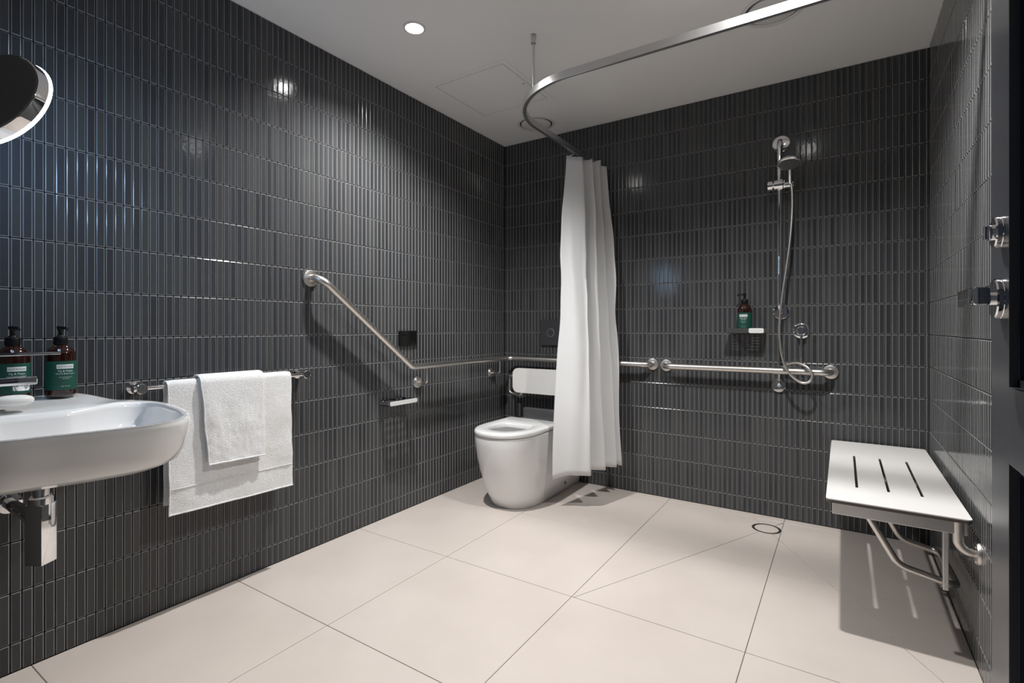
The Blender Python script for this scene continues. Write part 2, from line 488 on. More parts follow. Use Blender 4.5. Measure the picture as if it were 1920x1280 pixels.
mesh_obj('lock', lathe([(0, -0.002), (0.006, -0.002), (0.006, -0.003), (0, -0.003)], (0.635, -0.76, H), n=16), 'seam', t)

# entrance door, opened flat along the right wall ------------------
XD = 2.337; Y0, Y1 = -1.922, -3.00   # face plane, leading edge, hinge edge
door = structure(bpy.data.objects.new('door_1', None)); link(door); ORG[door.name] = Vector((0, 0, 0))
DT = 0.045
mesh_obj('stile', B(XD, XD + DT, Y0 - 0.111, Y0, 0.01, 2.08, 0.001), 'door', door)
mesh_obj('stile', B(XD, XD + DT, Y1, Y1 + 0.11, 0.01, 2.08, 0.001), 'door', door)
for z0, z1 in ((1.96, 2.08), (0.832, 0.955), (0.01, 0.16)):
    mesh_obj('rail', B(XD, XD + DT, Y1 + 0.11, Y0 - 0.111, z0, z1, 0.001), 'door', door)
for z0, z1 in ((0.955, 1.96), (0.16, 0.832)):
    mesh_obj('door_panel', B(XD + 0.022, XD + 0.032, Y1 + 0.11, Y0 - 0.111, z0, z1), 'door_panel', door)
    bm = bmesh.new()
    yy0, yy1 = Y1 + 0.11, Y0 - 0.111
    for a in ((yy0, yy1, z0, z0 + 0.012), (yy0, yy1, z1 - 0.012, z1), (yy0, yy0 + 0.012, z0, z1), (yy1 - 0.012, yy1, z0, z1)):
        box(bm, XD + 0.010, XD + 0.022, a[0], a[1], a[2], a[3])
    mesh_obj('moulding', bm, 'door_panel', door)
ry = Y0 - 0.077
for zc, rr in ((1.208, 0.0262), (1.098, 0.0335)):
    mesh_obj('rosette', lathe([(rr, 0), (rr, 0.004), (rr - 0.0008, 0.005), (rr - 0.0008, 0.006), (rr, 0.007), (rr, 0.011), (rr - 0.002, 0.0130), (0, 0.0132)], (XD, ry, zc), (-1, 0, 0), n=48), 'chrome', door, smooth=35)
bm = bmesh.new(); box(bm, XD - 0.024, XD - 0.012, ry - 0.003, ry + 0.003, 1.197, 1.219, 0.001)
mesh_obj('privacy_turn', merge(lathe([(0.013, 0.012), (0.013, 0.018), (0.011, 0.019), (0, 0.019)], (XD, ry, 1.208), (-1, 0, 0), n=32)), 'chrome', door, smooth=35)
mesh_obj('turn_bar', bm, 'chrome', door)
hn = lathe([(0.0105, 0.012), (0.0105, 0.042), (0, 0.042)], (XD, ry, 1.098), (-1, 0, 0), n=28)
mesh_obj('handle_neck', hn, 'chrome', door, smooth=35)
mesh_obj('lever_handle', B(XD - 0.056, XD - 0.036, ry - 0.115, ry + 0.014, 1.084, 1.112, 0.004, 3), 'chrome', door, smooth=35)

# ================================================================== bathroom fittings
def flange(loc, axis, r, parent, name='flange', h=0.012, m='steel'):
    return mesh_obj(name, lathe([(0, 0), (r, 0), (r, h * 0.55), (r * 0.94, h * 0.9), (r * 0.86, h), (0, h)], loc, axis, n=44), m, parent, smooth=32)

# L-shaped grab rail round the corner --------------------------------
GX, GY, GZ = 0.080, -0.075, 0.826
t = thing('grab_rail', 'brushed steel angled grab rail running round the corner behind the toilet', 'grab rail', (0, -1.0, GZ))
R = 0.0175
path = fillet([(0.0, -1.655, 1.282), (GX, -1.655, 1.282), (GX, -1.055, GZ), (GX, GY, GZ), (1.118, GY, GZ - 0.006), (1.118, 0.0, GZ - 0.006)], [0.055, 0.055, 0.05, 0.05], 10)
mesh_obj('tube', tube(path, R, 20), 'steel', t, smooth=50)
flange((0, -1.655, 1.282), (1, 0, 0), 0.040, t)
flange((1.118, 0, GZ - 0.006), (0, -1, 0), 0.037, t)
for y in (-0.935, -0.185):
    mesh_obj('bracket_arm', tube([(0.004, y, 0.725), (GX, y, 0.725), (GX, y, GZ - 0.010)], 0.0065, 12, 0.016, 6), 'steel', t, smooth=50)
    f = flange((0, y, 0.725), (1, 0, 0), 0.034, t)
    mesh_obj('cap', lathe([(0, 0.010), (0.027, 0.010), (0.027, 0.016), (0, 0.019)], (0, y, 0.725), (1, 0, 0), n=36), 'steel', t, smooth=32)
# straight shower grab rail
t = thing('grab_rail', 'straight brushed steel grab rail beneath the shower mixer', 'grab rail', (1.63, 0, GZ - 0.008))
zr = GZ - 0.010
mesh_obj('tube', tube(fillet([(1.205, 0, zr), (1.205, GY, zr), (2.062, GY, zr), (2.062, 0, zr)], 0.05, 10), R, 20), 'steel', t, smooth=50)
flange((1.205, 0, zr), (0, -1, 0), 0.037, t); flange((2.062, 0, zr), (0, -1, 0), 0.037, t)

# toilet ---------------------------------------------------------------
TCX = 0.455
def dshape(cx, hw, yf, yb, n=28, p=2.3, fl=None):
    """plan outline: square back, rounded front; counter-clockwise list"""
    fl = fl or hw * 1.35
    out = []
    for k in range(6): out.append((cx + hw, yb + (yf + fl - yb) * k / 6))
    for k in range(n + 1):
        a = math.pi * k / n
        c, s = math.cos(a), math.sin(a)
        out.append((cx + hw * math.copysign(abs(c) ** (2 / p), c), yf + fl - fl * abs(s) ** (2 / p)))
    for k in range(6): out.append((cx - hw, yf + fl + (yb - yf - fl) * (k + 1) / 6))
    return out
def loft(rings, cap0=True, cap1=True):
    n = len(rings[0]); V = [v for r in rings for v in r]; Fc = []
    for i in range(len(rings) - 1):
        for k in range(n):
            l = (k + 1) % n
            Fc.append([i * n + k, i * n + l, (i + 1) * n + l, (i + 1) * n + k])
    if cap0: Fc.append(list(range(n))[::-1])
    if cap1: Fc.append([(len(rings) - 1) * n + k for k in range(n)])
    return V, Fc
t = thing('toilet', 'white ceramic back-to-wall toilet with open seat', 'toilet', (TCX, -0.40, 0))
prof = [(0.0, 0.152, -0.700), (0.004, 0.156, -0.704), (0.06, 0.164, -0.734), (0.14, 0.176, -0.774), (0.22, 0.186, -0.806), (0.30, 0.192, -0.828), (0.37, 0.195, -0.840), (0.415, 0.196, -0.844), (0.424, 0.194, -0.842), (0.427, 0.189, -0.837)]
rings = [[(x, y, z) for x, y in dshape(TCX, hw, yf, -0.004)] for z, hw, yf in prof]
m = len(rings[0])
def bowl_ring(z, a, yf, yb):
    """oval matched point for point (by angle) with the outer outline"""
    cy = (yf + yb) / 2; b = (yb - yf) / 2; out = []
    for x, y, _ in rings[0]:
        th = math.atan2((y + 0.42) / 0.42, (x - TCX) / 0.19)
        out.append((TCX + a * math.cos(th), cy + b * math.sin(th), z))
    return out
rings += [bowl_ring(0.427, 0.132, -0.778, -0.375), bowl_ring(0.415, 0.128, -0.770, -0.382), bowl_ring(0.34, 0.112, -0.745, -0.41), bowl_ring(0.27, 0.075, -0.68, -0.46), bowl_ring(0.25, 0.03, -0.61, -0.53)]
mesh_obj('pan', loft(rings), 'ceramic', t, smooth=60)
# seat ring
def seat_ring(z, ins, grow):
    o = [(x, y) for x, y in dshape(TCX, 0.196 - ins, -0.850 + ins, -0.335 - ins)]
    return [(x, y, z) for x, y in o]
base = [(x, y) for x, y in dshape(TCX, 0.196, -0.850, -0.335)]
def seat_out(z, ins): return [(x, y, z) for x, y in dshape(TCX, 0.196 - ins, -0.850 + ins, -0.335 - ins * 0.5)]
def seat_in(z, a, yf, yb):
    cy = (yf + yb) / 2; b = (yb - yf) / 2
    return [(TCX + a * math.cos(th), cy + b * math.sin(th), z) for th in [math.atan2((y + 0.57) / 0.25, (x - TCX) / 0.19) for x, y in base]]
sr = [seat_out(0.432, 0.006), seat_out(0.438, 0.0), seat_out(0.450, 0.0), seat_out(0.458, 0.006), seat_out(0.461, 0.018), seat_in(0.461, 0.130, -0.776, -0.462), seat_in(0.457, 0.120, -0.766, -0.472), seat_in(0.448, 0.114, -0.760, -0.478), seat_in(0.434, 0.114, -0.760, -0.478)]
V, Fc = loft(sr, False, False); n = len(base)
for k in range(n):
    l = (k + 1) % n; Fc.append([k, l, 8 * n + l, 8 * n + k])
mesh_obj('seat', (V, Fc), 'seat_plastic', t, smooth=50)
mesh_obj('hinge_cover', B(TCX - 0.105, TCX + 0.105, -0.333, -0.300, 0.430, 0.462, 0.006, 3), 'grey_plastic', t, smooth=40)
mesh_obj('seat_lid', B(TCX - 0.17, TCX + 0.17, -0.205, -0.165, 0.432, 0.505, 0.012, 3), 'grey_plastic', t, smooth=40)
mesh_obj('fixing_cap', lathe([(0.009, 0), (0.009, 0.003), (0, 0.004)], (TCX + 0.169, -0.235, 0.055), (1, 0, 0), n=20), 'grey_plastic', t, smooth=30)
# backrest
t = thing('backrest', 'white padded backrest board on steel brackets above the toilet', 'backrest', (TCX, -0.06, 0.68))
bx0, bx1, bz0, bz1, byf = 0.190, 0.715, 0.600, 0.768, -0.185
ol = round_rect(bx0, bx1, bz0, bz1, 0.042)
mesh_obj('pad', plate(ol, [], 0.022, lambda a, b, c: (a, byf + c, b)), 'laminate', t, smooth=40)
for sx, q in ((0.100, 1), (0.810, -1)):
    mesh_obj('bracket_arm', tube([(sx, 0, 0.705), (sx, -0.115, 0.705), (sx + q * 0.05, -0.150, 0.705), (sx + q * 0.16, -0.152, 0.705)], 0.011, 14, 0.03), 'steel', t, smooth=50)
    mesh_obj('lower_arm', tube([(sx + q * 0.035, -0.135, 0.700), (sx + q * 0.040, -0.150, 0.585), (sx + q * 0.14, -0.152, 0.580), (sx + q * 0.16, -0.152, 0.640)], 0.009, 12, 0.03), 'steel', t, smooth=50)
    flange((sx, 0, 0.705), (0, -1, 0), 0.036, t)
# flush plate
t = thing('flush_plate', 'dark grey flush plate with ringed buttons on back wall', 'flush plate', (TCX, 0, 1.01))
V = [(0.312, 0, 0.917), (0.598, 0, 0.917), (0.598, 0, 1.103), (0.312, 0, 1.103), (0.316, -0.016, 0.925), (0.594, -0.016, 0.925), (0.594, -0.011, 1.099), (0.316, -0.011, 1.099)]
mesh_obj('plate', (V, [[0, 1, 5, 4], [1, 2, 6, 5], [2, 3, 7, 6], [3, 0, 4, 7], [4, 5, 6, 7], [0, 3, 2, 1]]), 'plate_grey', t)
for bxx in (0.398, 0.512):
    b = mesh_obj('button', lathe([(0, 0.010), (0.024, 0.010), (0.024, 0.0165), (0, 0.018)], (bxx, 0, 1.012), (0, -1, 0), n=36), 'plate_grey', t, smooth=30)
    mesh_obj('ring', lathe([(0.030, 0.010), (0.030, 0.018), (0.0245, 0.018), (0.0245, 0.010)], (bxx, 0, 1.012), (0, -1, 0), n=36, closed_profile=True), 'alu', b, smooth=30)
# power outlet plate
t = thing('switch_plate', 'square black electrical plate on the left wall', 'switch', (0, -1.012, 0.987))
mesh_obj('plate', B(0.0, 0.009, -1.083, -0.941, 0.944, 1.030, 0.003), 'black', t, smooth=30)
for yy in (-1.045, -0.979):
    mesh_obj('rocker', B(0.008, 0.0105, yy - 0.010, yy + 0.010, 1.000, 1.016, 0.001), 'black_matt', t)

# slotted chrome trays -------------------------------------------------
def tray(o, ux, n, width, depth, h, label, sheen_strips):
    """wall tray: o centre at the wall, ux along the wall, n out of the wall"""
    o, ux, n = Vector(o), Vector(ux), Vector(n); up = Vector((0, 0, 1))
    t = thing('soap_shelf', label, 'shelf', o)
    fn = lambda a, b, c: o + ux * a + n * b + up * c
    ol = round_rect(-width / 2, width / 2, 0.006, depth, 0.014, 5)
    holes = []
    for k in range(5):
        b0 = 0.022 + k * (depth - 0.04) / 5
        for a0, a1 in ((-width * 0.36, -0.006), (0.006, width * 0.36)): holes.append(round_rect(a0, a1, b0, b0 + 0.007, 0.003, 2))
    mesh_obj('base', plate(ol, holes, 0.003, fn), 'chrome', t)
    pth = [fn(a, b, 0.0) for a, b in ol]
    V, Fc = [], []
    outer = ol; inner = round_rect(-width / 2 + 0.003, width / 2 - 0.003, 0.009, depth - 0.003, 0.011, 5)
    k = len(outer)
    for lp, z in ((outer, 0), (outer, h), (inner, h), (inner, 0)): V += [fn(a, b, z) for a, b in lp]
    for r in range(4):
        for i in range(k):
            j = (i + 1) % k; Fc.append([r * k + i, r * k + j, ((r + 1) % 4) * k + j, ((r + 1) % 4) * k + i])
    mesh_obj('rim', (V, Fc), 'chrome', t, smooth=30)
    for a in (-width * 0.32, width * 0.32):
        mesh_obj('mount', lathe([(0.009, 0), (0.009, 0.012), (0, 0.012)], fn(a, 0, h / 2), n, n=18), 'chrome', t, smooth=30)
    for a0, a1, mm in sheen_strips:  # added strips; the white stretches paint a bright reflection onto the chrome rim
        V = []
        mesh_obj('front_sheen_strip', plate(round_rect(a0, a1, 0.0005, h + 0.0015, 0.008, 5), [], 0.003, lambda a, b, c: o + ux * a + n * (depth + c) + up * b), mm, t)
    return t
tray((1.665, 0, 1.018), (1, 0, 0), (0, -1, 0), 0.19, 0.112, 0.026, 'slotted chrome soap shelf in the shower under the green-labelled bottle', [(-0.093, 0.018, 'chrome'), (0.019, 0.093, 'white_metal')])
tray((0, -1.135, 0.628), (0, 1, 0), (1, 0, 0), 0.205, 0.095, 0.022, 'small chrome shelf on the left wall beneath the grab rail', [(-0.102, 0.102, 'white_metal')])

# pump bottles ---------------------------------------------------------
def text_geo(s, size):
    c = bpy.data.curves.new('t', 'FONT'); c.body = s; c.size = size; c.align_x = 'CENTER'; c.resolution_u = 2
    o = bpy.data.objects.new('t', c); COL.objects.link(o)
    me = bpy.data.meshes.new_from_object(o.evaluated_get(bpy.context.evaluated_depsgraph_get()))
    V = [v.co.copy() for v in me.vertices]; Fc = [list(p.vertices) for p in me.polygons]
    bpy.data.objects.remove(o); bpy.data.curves.remove(c); bpy.data.meshes.remove(me)
    return V, Fc
TXT = {}
def bottle(loc, face, nozzle, label, lines):
    """face: heading of the label, nozzle: heading of the spout (degrees)"""
    L = Vector(loc)
    t = thing('pump_bottle', label, 'bottle', loc, 'pump bottles with green labels')
    mesh_obj('body', lathe([(0, 0), (0.033, 0), (0.0365, 0.003), (0.0375, 0.008), (0.0375, 0.122), (0.0365, 0.132), (0.032, 0.144), (0.023, 0.154), (0.0155, 0.160), (0.0145, 0.166), (0, 0.166)], loc, n=48), 'amber', t, smooth=40)
    r = 0.0379; f = math.radians(face)
    def cyl(a, z, rr): return L + Vector((rr * math.cos(a), rr * math.sin(a), z))
    def patch(a0, a1, z0, z1, rr, th, n=40):
        V, Fc = [], []
        for i in range(n + 1):
            a = a0 + (a1 - a0) * i / n
            V += [cyl(a, z0, rr), cyl(a, z1, rr), cyl(a, z0, rr + th), cyl(a, z1, rr + th)]
        for i in range(n):
            k = 4 * i
            Fc += [[k + 2, k + 6, k + 7, k + 3], [k, k + 1, k + 5, k + 4], [k + 1, k + 3, k + 7, k + 5], [k, k + 4, k + 6, k + 2]]
        Fc += [[0, 2, 3, 1], [4 * n, 4 * n + 1, 4 * n + 3, 4 * n + 2]]
        return V, Fc
    lab = mesh_obj('label', patch(f - 2.1, f + 2.1, 0.022, 0.110, r - 0.0003, 0.0005, 56), 'label', t, smooth=40)
    mesh_obj('label_edge', patch(f - 2.14, f - 2.08, 0.022, 0.110, r - 0.0002, 0.0008, 3), 'ink_white', lab, smooth=40)
    hw = 0.0215 / r
    mesh_obj('brand_panel', patch(f - hw, f + hw, 0.087, 0.100, r + 0.0002, 0.0003, 24), 'ink_white', lab, smooth=40)
    for s, size, z, mm in lines:
        if (s, size) not in TXT: TXT[(s, size)] = text_geo(s, size)
        V, Fc = TXT[(s, size)]
        mesh_obj('lettering', ([cyl(f + v.x / r, z + v.y, r + 0.0009) for v in V], Fc), mm, lab)
    col = mesh_obj('collar', lathe([(0.0165, 0.161), (0.0175, 0.163), (0.0175, 0.181), (0.0160, 0.184), (0.010, 0.186), (0.008, 0.190), (0, 0.190)], loc, n=32), 'black_matt', t, smooth=40)
    nz = math.radians(nozzle); nd = Vector((math.cos(nz), math.sin(nz), 0))
    mesh_obj('pump_stem', lathe([(0.0052, 0.186), (0.0052, 0.203), (0.008, 0.207), (0.0095, 0.2135), (0.0095, 0.217), (0, 0.218)], loc, n=24), 'black_matt', t, smooth=40)
    mesh_obj('nozzle', tube([L + Vector((0, 0, 0.2125)), L + nd * 0.030 + Vector((0, 0, 0.2125)), L + nd * 0.038 + Vector((0, 0, 0.2065))], 0.0042, 12, 0.006, 4), 'black_matt', t, smooth=40)
    return t
LN = lambda prod: [('ANTIPODES', 0.0074, 0.0905, 'ink_dark'), ('Fig & Feijoa', 0.0078, 0.0775, 'ink_white'), (prod, 0.0056, 0.0700, 'ink_white'), ('with organic botanicals', 0.0034, 0.0600, 'ink_white'), ('and manuka', 0.0034, 0.0555, 'ink_white'), ('500ml  16.9 fl oz', 0.0034, 0.0320, 'ink_white')]
DECK = 0.836
bottle((0.068, -2.588, DECK), 3, 8, 'amber pump bottle with green label at the free end of the basin deck', LN('Hand & Body Lotion'))
bottle((0.080, -2.700, DECK), 3, 8, 'amber pump bottle with green label behind the basin tap', LN('Hand & Body Wash'))
bottle((1.655, -0.056, 1.0215), -92, 184, 'amber pump bottle with green label on the shower shelf', LN('Body Wash'))

# shower ---------------------------------------------------------------
SX, SY = 1.832, -0.085
t = thing('shower_rail', 'tall vertical chrome shower rail on back wall', 'shower rail', (SX, 0, 1.136))
mesh_obj('tube', tube(fillet([(SX, 0, 2.057), (SX, SY, 2.057), (SX, SY, 1.136), (SX, 0, 1.136)], 0.045, 10), 0.0135, 20), 'chrome', t, smooth=50)
flange((SX, 0, 2.057), (0, -1, 0), 0.045, t, m='chrome', h=0.010); flange((SX, 0, 1.136), (0, -1, 0), 0.043, t, m='chrome', h=0.010)
sl = mesh_obj('slider', lathe([(0, 0), (0.029, 0), (0.029, 0.040), (0.025, 0.044), (0.026, 0.050), (0, 0.050)], (SX - 0.024, SY - 0.004, 1.812), (1, 0, 0), n=28), 'chrome', t, smooth=35)
mesh_obj('slider_knob', lathe([(0, 0), (0.025, 0), (0.028, 0.003), (0.028, 0.026), (0.015, 0.028), (0.015, 0.034), (0, 0.034)], (SX - 0.058, SY - 0.004, 1.812), (1, 0, 0), n=28), 'chrome', sl, smooth=35)
mesh_obj('holder', lathe([(0, 0), (0.016, 0), (0.018, 0.030), (0.015, 0.042), (0, 0.042)], (SX + 0.024, SY - 0.006, 1.806), (1, 0, 0), n=24), 'chrome', sl, smooth=35)
t = thing('hand_shower', 'round chrome hand shower held high on the shower rail', 'shower head', (1.888, SY - 0.010, 1.81))
hp = Vector((1.883, -0.105, 1.812)); hb = Vector((1.886, -0.155, 1.905))
mesh_obj('handle', sweep([hp + (hb - hp) * k / 8 + Vector((0, -0.004 * math.sin(math.pi * k / 8), 0)) for k in range(9)], [(0.010 * math.cos(a * math.pi / 8), 0.010 * math.sin(a * math.pi / 8)) for a in range(16)]), 'chrome', t, smooth=50)
ax = Vector((0.05, -0.30, -0.95)).normalized()
hc = Vector((1.886, -0.205, 1.888))
mesh_obj('head', lathe([(0, -0.030), (0.018, -0.030), (0.034, -0.024), (0.050, -0.010), (0.056, 0.0), (0.056, 0.006), (0.050, 0.009), (0, 0.009)], hc, ax, n=44), 'chrome', t, smooth=40)
mesh_obj('spray_face', lathe([(0, 0.0085), (0.047, 0.0085), (0.047, 0.0105), (0, 0.0115)], hc, ax, n=44), 'grey_plastic', t, smooth=40)
# hose from the wall outlet, looped over the grab rail, up to the slider
hose = catmull([(1.824, -0.030, 0.752), (1.826, -0.036, 0.800), (1.845, -0.045, 0.838), (1.900, -0.075, 0.862), (1.955, -0.108, 0.848), (1.985, -0.118, 0.806), (1.968, -0.122, 0.768), (1.930, -0.122, 0.765), (1.880, -0.120, 0.810), (1.848, -0.120, 0.890), (1.836, -0.120, 0.990), (1.836, -0.122, 1.090), (1.846, -0.122, 1.200), (1.866, -0.120, 1.360), (1.884, -0.114, 1.520), (1.892, -0.108, 1.660), (1.892, -0.106, 1.760), (1.888, -0.105, 1.808)], 7)
tag(mesh_obj('shower_hose', tube(hose, 0.0068, 12), 'steel', origin=(1.824, -0.03, 0.752), smooth=60), 'flexible metal shower hose looping over the straight grab rail', 'shower hose')
t = thing('wall_outlet', 'round chrome water outlet low on the shower wall', 'water outlet', (1.820, 0, 0.733))
mesh_obj('rose', lathe([(0, 0), (0.036, 0), (0.036, 0.010), (0.033, 0.013), (0, 0.016)], (1.820, 0, 0.730), (0, -1, 0), n=40), 'chrome', t, smooth=35)
mesh_obj('elbow', tube([(1.822, -0.008, 0.733), (1.823, -0.030, 0.733), (1.824, -0.030, 0.756)], 0.0105, 16, 0.012, 5), 'chrome', t, smooth=50)
t = thing('shower_mixer', 'round chrome shower mixer with long thin lever pointing down', 'mixer tap', (1.929, 0, 1.031))
mesh_obj('rose', lathe([(0, 0), (0.041, 0), (0.041, 0.008), (0.038, 0.010), (0.026, 0.011), (0, 0.011)], (1.929, 0, 1.031), (0, -1, 0), n=44), 'chrome', t, smooth=35)
mesh_obj('body', lathe([(0.024, 0.010), (0.024, 0.014), (0.020, 0.016), (0.020, 0.050), (0.017, 0.056), (0, 0.058)], (1.929, 0, 1.031), (0, -1, 0), n=36), 'chrome', t, smooth=35)
mesh_obj('lever', tube([(1.930, -0.045, 1.020), (1.932, -0.050, 0.850)], 0.0048, 12), 'chrome', t, smooth=50)

# curtain track and curtain --------------------------------------------
TZ = 2.130
t = thing('curtain_track', 'curved aluminium shower curtain track hung below the ceiling', 'curtain track', (0.915, -1.13, TZ))
tp = fillet([(W - 0.001, -1.205, TZ), (0.74, -1.205, TZ), (0.74, -0.002, TZ)], 0.40, 28)
mesh_obj('track', sweep(tp, [(-0.009, -0.016), (-0.003, -0.016), (-0.003, -0.010), (0.003, -0.010), (0.003, -0.016), (0.009, -0.016), (0.009, 0.016), (-0.009, 0.016)], up=(0, 0, 1)), 'alu', t, smooth=30)
hx, hy = 0.918, -1.128
mesh_obj('hanger_rod', tube([(hx, hy, TZ + 0.014), (hx, hy, H - 0.02)], 0.006, 14), 'alu', t, smooth=50)
mesh_obj('ceiling_cup', lathe([(0.012, -0.040), (0.012, -0.004), (0.014, 0), (0, 0)], (hx, hy, H), n=24), 'alu', t, smooth=40)
mesh_obj('wall_plate', B(W - 0.005, W, -1.235, -1.175, TZ - 0.03, TZ + 0.03, 0.002), 'alu', t)
mesh_obj('wall_plate', B(0.71, 0.77, -0.005, 0, TZ - 0.03, TZ + 0.03, 0.002), 'alu', t)
top = [(0.693, -0.352), (0.735, -0.328), (0.775, -0.298), (0.745, -0.268), (0.712, -0.246), (0.758, -0.232), (0.803, -0.212), (0.765, -0.186), (0.724, -0.164), (0.768, -0.150), (0.812, -0.130), (0.775, -0.106), (0.738, -0.084), (0.785, -0.070), (0.828, -0.050), (0.80, -0.032), (0.765, -0.022)]
bot = [(0.705, -0.555), (0.80, -0.505), (0.895, -0.440), (0.83, -0.385), (0.765, -0.350), (0.85, -0.335), (0.930, -0.305), (0.865, -0.255), (0.80, -0.225), (0.88, -0.215), (0.955, -0.190), (0.90, -0.160), (0.840, -0.148), (0.91, -0.148), (0.968, -0.140), (0.93, -0.128), (0.885, -0.120)]
ct = catmull([(x, y, 0) for x, y in top], 6); cb = catmull([(x, y, 0) for x, y in bot], 6)
NZ = 56; V, Fc = [], []
def smooth01(u):
    u = max(0.0, min(1.0, u)); return u * u * (3 - 2 * u)
for j in range(NZ + 1):
    tt = j / NZ
    f = 1 - (1 - tt) ** 1.25
    for i, (a, b) in enumerate(zip(ct, cb)):
        p = a.lerp(b, f)
        s = i / (len(ct) - 1)
        wob = 0.026 * math.sin(math.pi * tt) * noise.noise(Vector((s * 5.0, tt * 3.2, 1.7))) + 0.010 * math.sin(math.pi * min(1, tt * 1.3)) * noise.noise(Vector((s * 14.0, tt * 9.0, 4.1)))
        wob += 0.0065 * math.sin(math.pi * min(1, tt * 1.15)) * math.sin(2 * math.pi * 10.5 * s + 2.6 * tt + 2 * noise.noise(Vector((s * 3, tt * 2, 9.0))))
        rd = 0.0
        for s0, wd, am, ph in ((0.055, 0.018, 0.020, 0.0), (0.095, 0.012, -0.014, 0.6), (0.20, 0.020, 0.014, 1.1), (0.33, 0.018, 0.012, 0.3), (0.47, 0.018, 0.014, 0.9)):
            sc = s0 + 0.018 * math.sin(2.4 * tt + ph)
            rd += am * math.exp(-((s - sc) / wd) ** 2) * smooth01((tt - 0.12) / 0.35) * (1 - 0.55 * smooth01((tt - 0.6) / 0.4))
        ztop = 2.107 - 0.012 * abs(math.sin(s * 16))
        zbot = 0.196 - (0.030 * (1 - s / 0.06) if s < 0.06 else 0) + 0.004 * math.sin(s * 40)
        V.append((p.x + wob + rd * 0.5, p.y + wob * 0.6 - rd * 0.8, ztop + (zbot - ztop) * tt))
nn = len(ct)
for j in range(NZ):
    for i in range(nn - 1):
        Fc.append([j * nn + i, j * nn + i + 1, (j + 1) * nn + i + 1, (j + 1) * nn + i])
t = thing('shower_curtain', 'white shower curtain gathered in folds beside the toilet', 'curtain', (0.76, -0.25, TZ))
cu = mesh_obj('cloth', (V, Fc), 'curtain', t, smooth=80)
sol = cu.modifiers.new('thickness', 'SOLIDIFY'); sol.thickness = 0.0012
for k in (0, 18, 36, 54, 72, 88):
    p = ct[k]
    mesh_obj('hook', tube([(0.74, p.y, TZ - 0.012), (0.74, p.y, TZ - 0.026), (p.x, p.y, TZ - 0.036)], 0.0022, 8), 'white_metal', t)

# folding shower seat ----------------------------------------------------
sx0, sx1, sy0, sy1, sz = 2.066, 2.446, -1.098, -0.028, 0.465
t = thing('shower_bench', 'white slotted folding shower seat on the right wall', 'shower seat', (W, -0.56, sz))
ol = round_rect(sx0, sx1, sy0, sy1, 0.014, 5)
holes = [round_rect(x - 0.0045, x + 0.0045, -0.905, -0.352, 0.003, 2) for x in (2.158, 2.252, 2.346)]
mesh_obj('board', plate(ol, holes, 0.0035, lambda a, b, c: (a, b, sz - 0.0035 + c)), 'laminate', t)
mesh_obj('board_core', plate(ol, holes, 0.0095, lambda a, b, c: (a, b, sz - 0.013 + c)), 'laminate_edge', t)
zf = sz - 0.0135
for y in (sy0 + 0.012, sy1 - 0.030):
    mesh_obj('frame_bar', B(sx0 + 0.018, sx1 - 0.010, y, y + 0.018, zf - 0.040, zf, 0.002), 'alu', t)
for x in (sx1 - 0.035,):
    mesh_obj('frame_bar', B(x, x + 0.018, sy0 + 0.031, sy1 - 0.031, zf - 0.030, zf, 0.002), 'alu', t)
mesh_obj('cross_bar', B(sx0 + 0.10, sx1 - 0.036, -0.66, -0.63, zf - 0.012, zf, 0.001), 'alu', t)
mesh_obj('swing_leg', tube(fillet([(2.155, -0.955, zf - 0.004), (2.275, -0.955, 0.232), (2.430, -0.955, 0.200), (2.430, -0.600, 0.180), (2.310, -0.600, 0.205), (2.185, -0.600, zf - 0.004)], [0.06, 0.03, 0.03, 0.06], 8), 0.0115, 16), 'steel', t, smooth=50)
mesh_obj('stay_bar', B(2.385, 2.400, -1.02, -0.998, 0.205, zf, 0.002), 'alu', t)
for y in (-1.098, -0.10):
    mesh_obj('hinge_tube', tube([(2.415, y + 0.02, zf), (2.415, y + 0.02, 0.362), (W - 0.006, y + 0.02, 0.362)], 0.0145, 18, 0.032, 8), 'steel', t, smooth=50)
    fl = flange((W, y + 0.02, 0.362), (-1, 0, 0), 0.036, t, name='wall_flange', h=0.010)
    for dz in (-0.022, 0.022):
        mesh_obj('screw', lathe([(0.006, 0.009), (0.005, 0.012), (0, 0.013)], (W, y + 0.012, 0.362 + dz), (-1, 0, 0), n=14), 'chrome', fl, smooth=40)

# basin -------------------------------------------------------------------
RZ = 0.815
ctrl = [(0.0, -2.535), (0.06, -2.515), (0.108, -2.478), (0.180, -2.432), (0.300, -2.408), (0.420, -2.417), (0.520, -2.434), (0.610, -2.462), (0.672, -2.490), (0.708, -2.530), (0.724, -2.590), (0.712, -2.680), (0.688, -2.765), (0.664, -2.850), (0.620, -2.930), (0.540, -2.995), (0.400, -3.025), (0.200, -3.030), (0.0, -3.020)]
cv = catmull([(x, y, 0) for x, y in ctrl], 5)
back = [Vector((0, -3.020 + (3.020 - 2.535) * k / 14, 0)) for k in range(1, 14)]
out = [Vector((max(v.x, 0.0), v.y, 0)) for v in cv] + back
N_ = len(out)
cen = Vector((0.47, -2.69, 0))
def deckline(y): return 0.255 + (-2.50 - y) * 0.36
def smooth(a, b, x):
    u = max(0, min(1, (x - a) / (b - a))); return u * u * (3 - 2 * u)
def topz(p): 
    return RZ + (DECK - RZ) * smooth(0.30, 0.10, p.x) * smooth(-2.455, -2.535, p.y)
def oring(sx_, sy_, dz, absz=None, dx=0):
    r = []
    for p in out:
        r.append((p.x * sx_, cen.y + (p.y - cen.y) * sy_, absz if absz is not None else topz(p) + dz))
    return r
inner = []
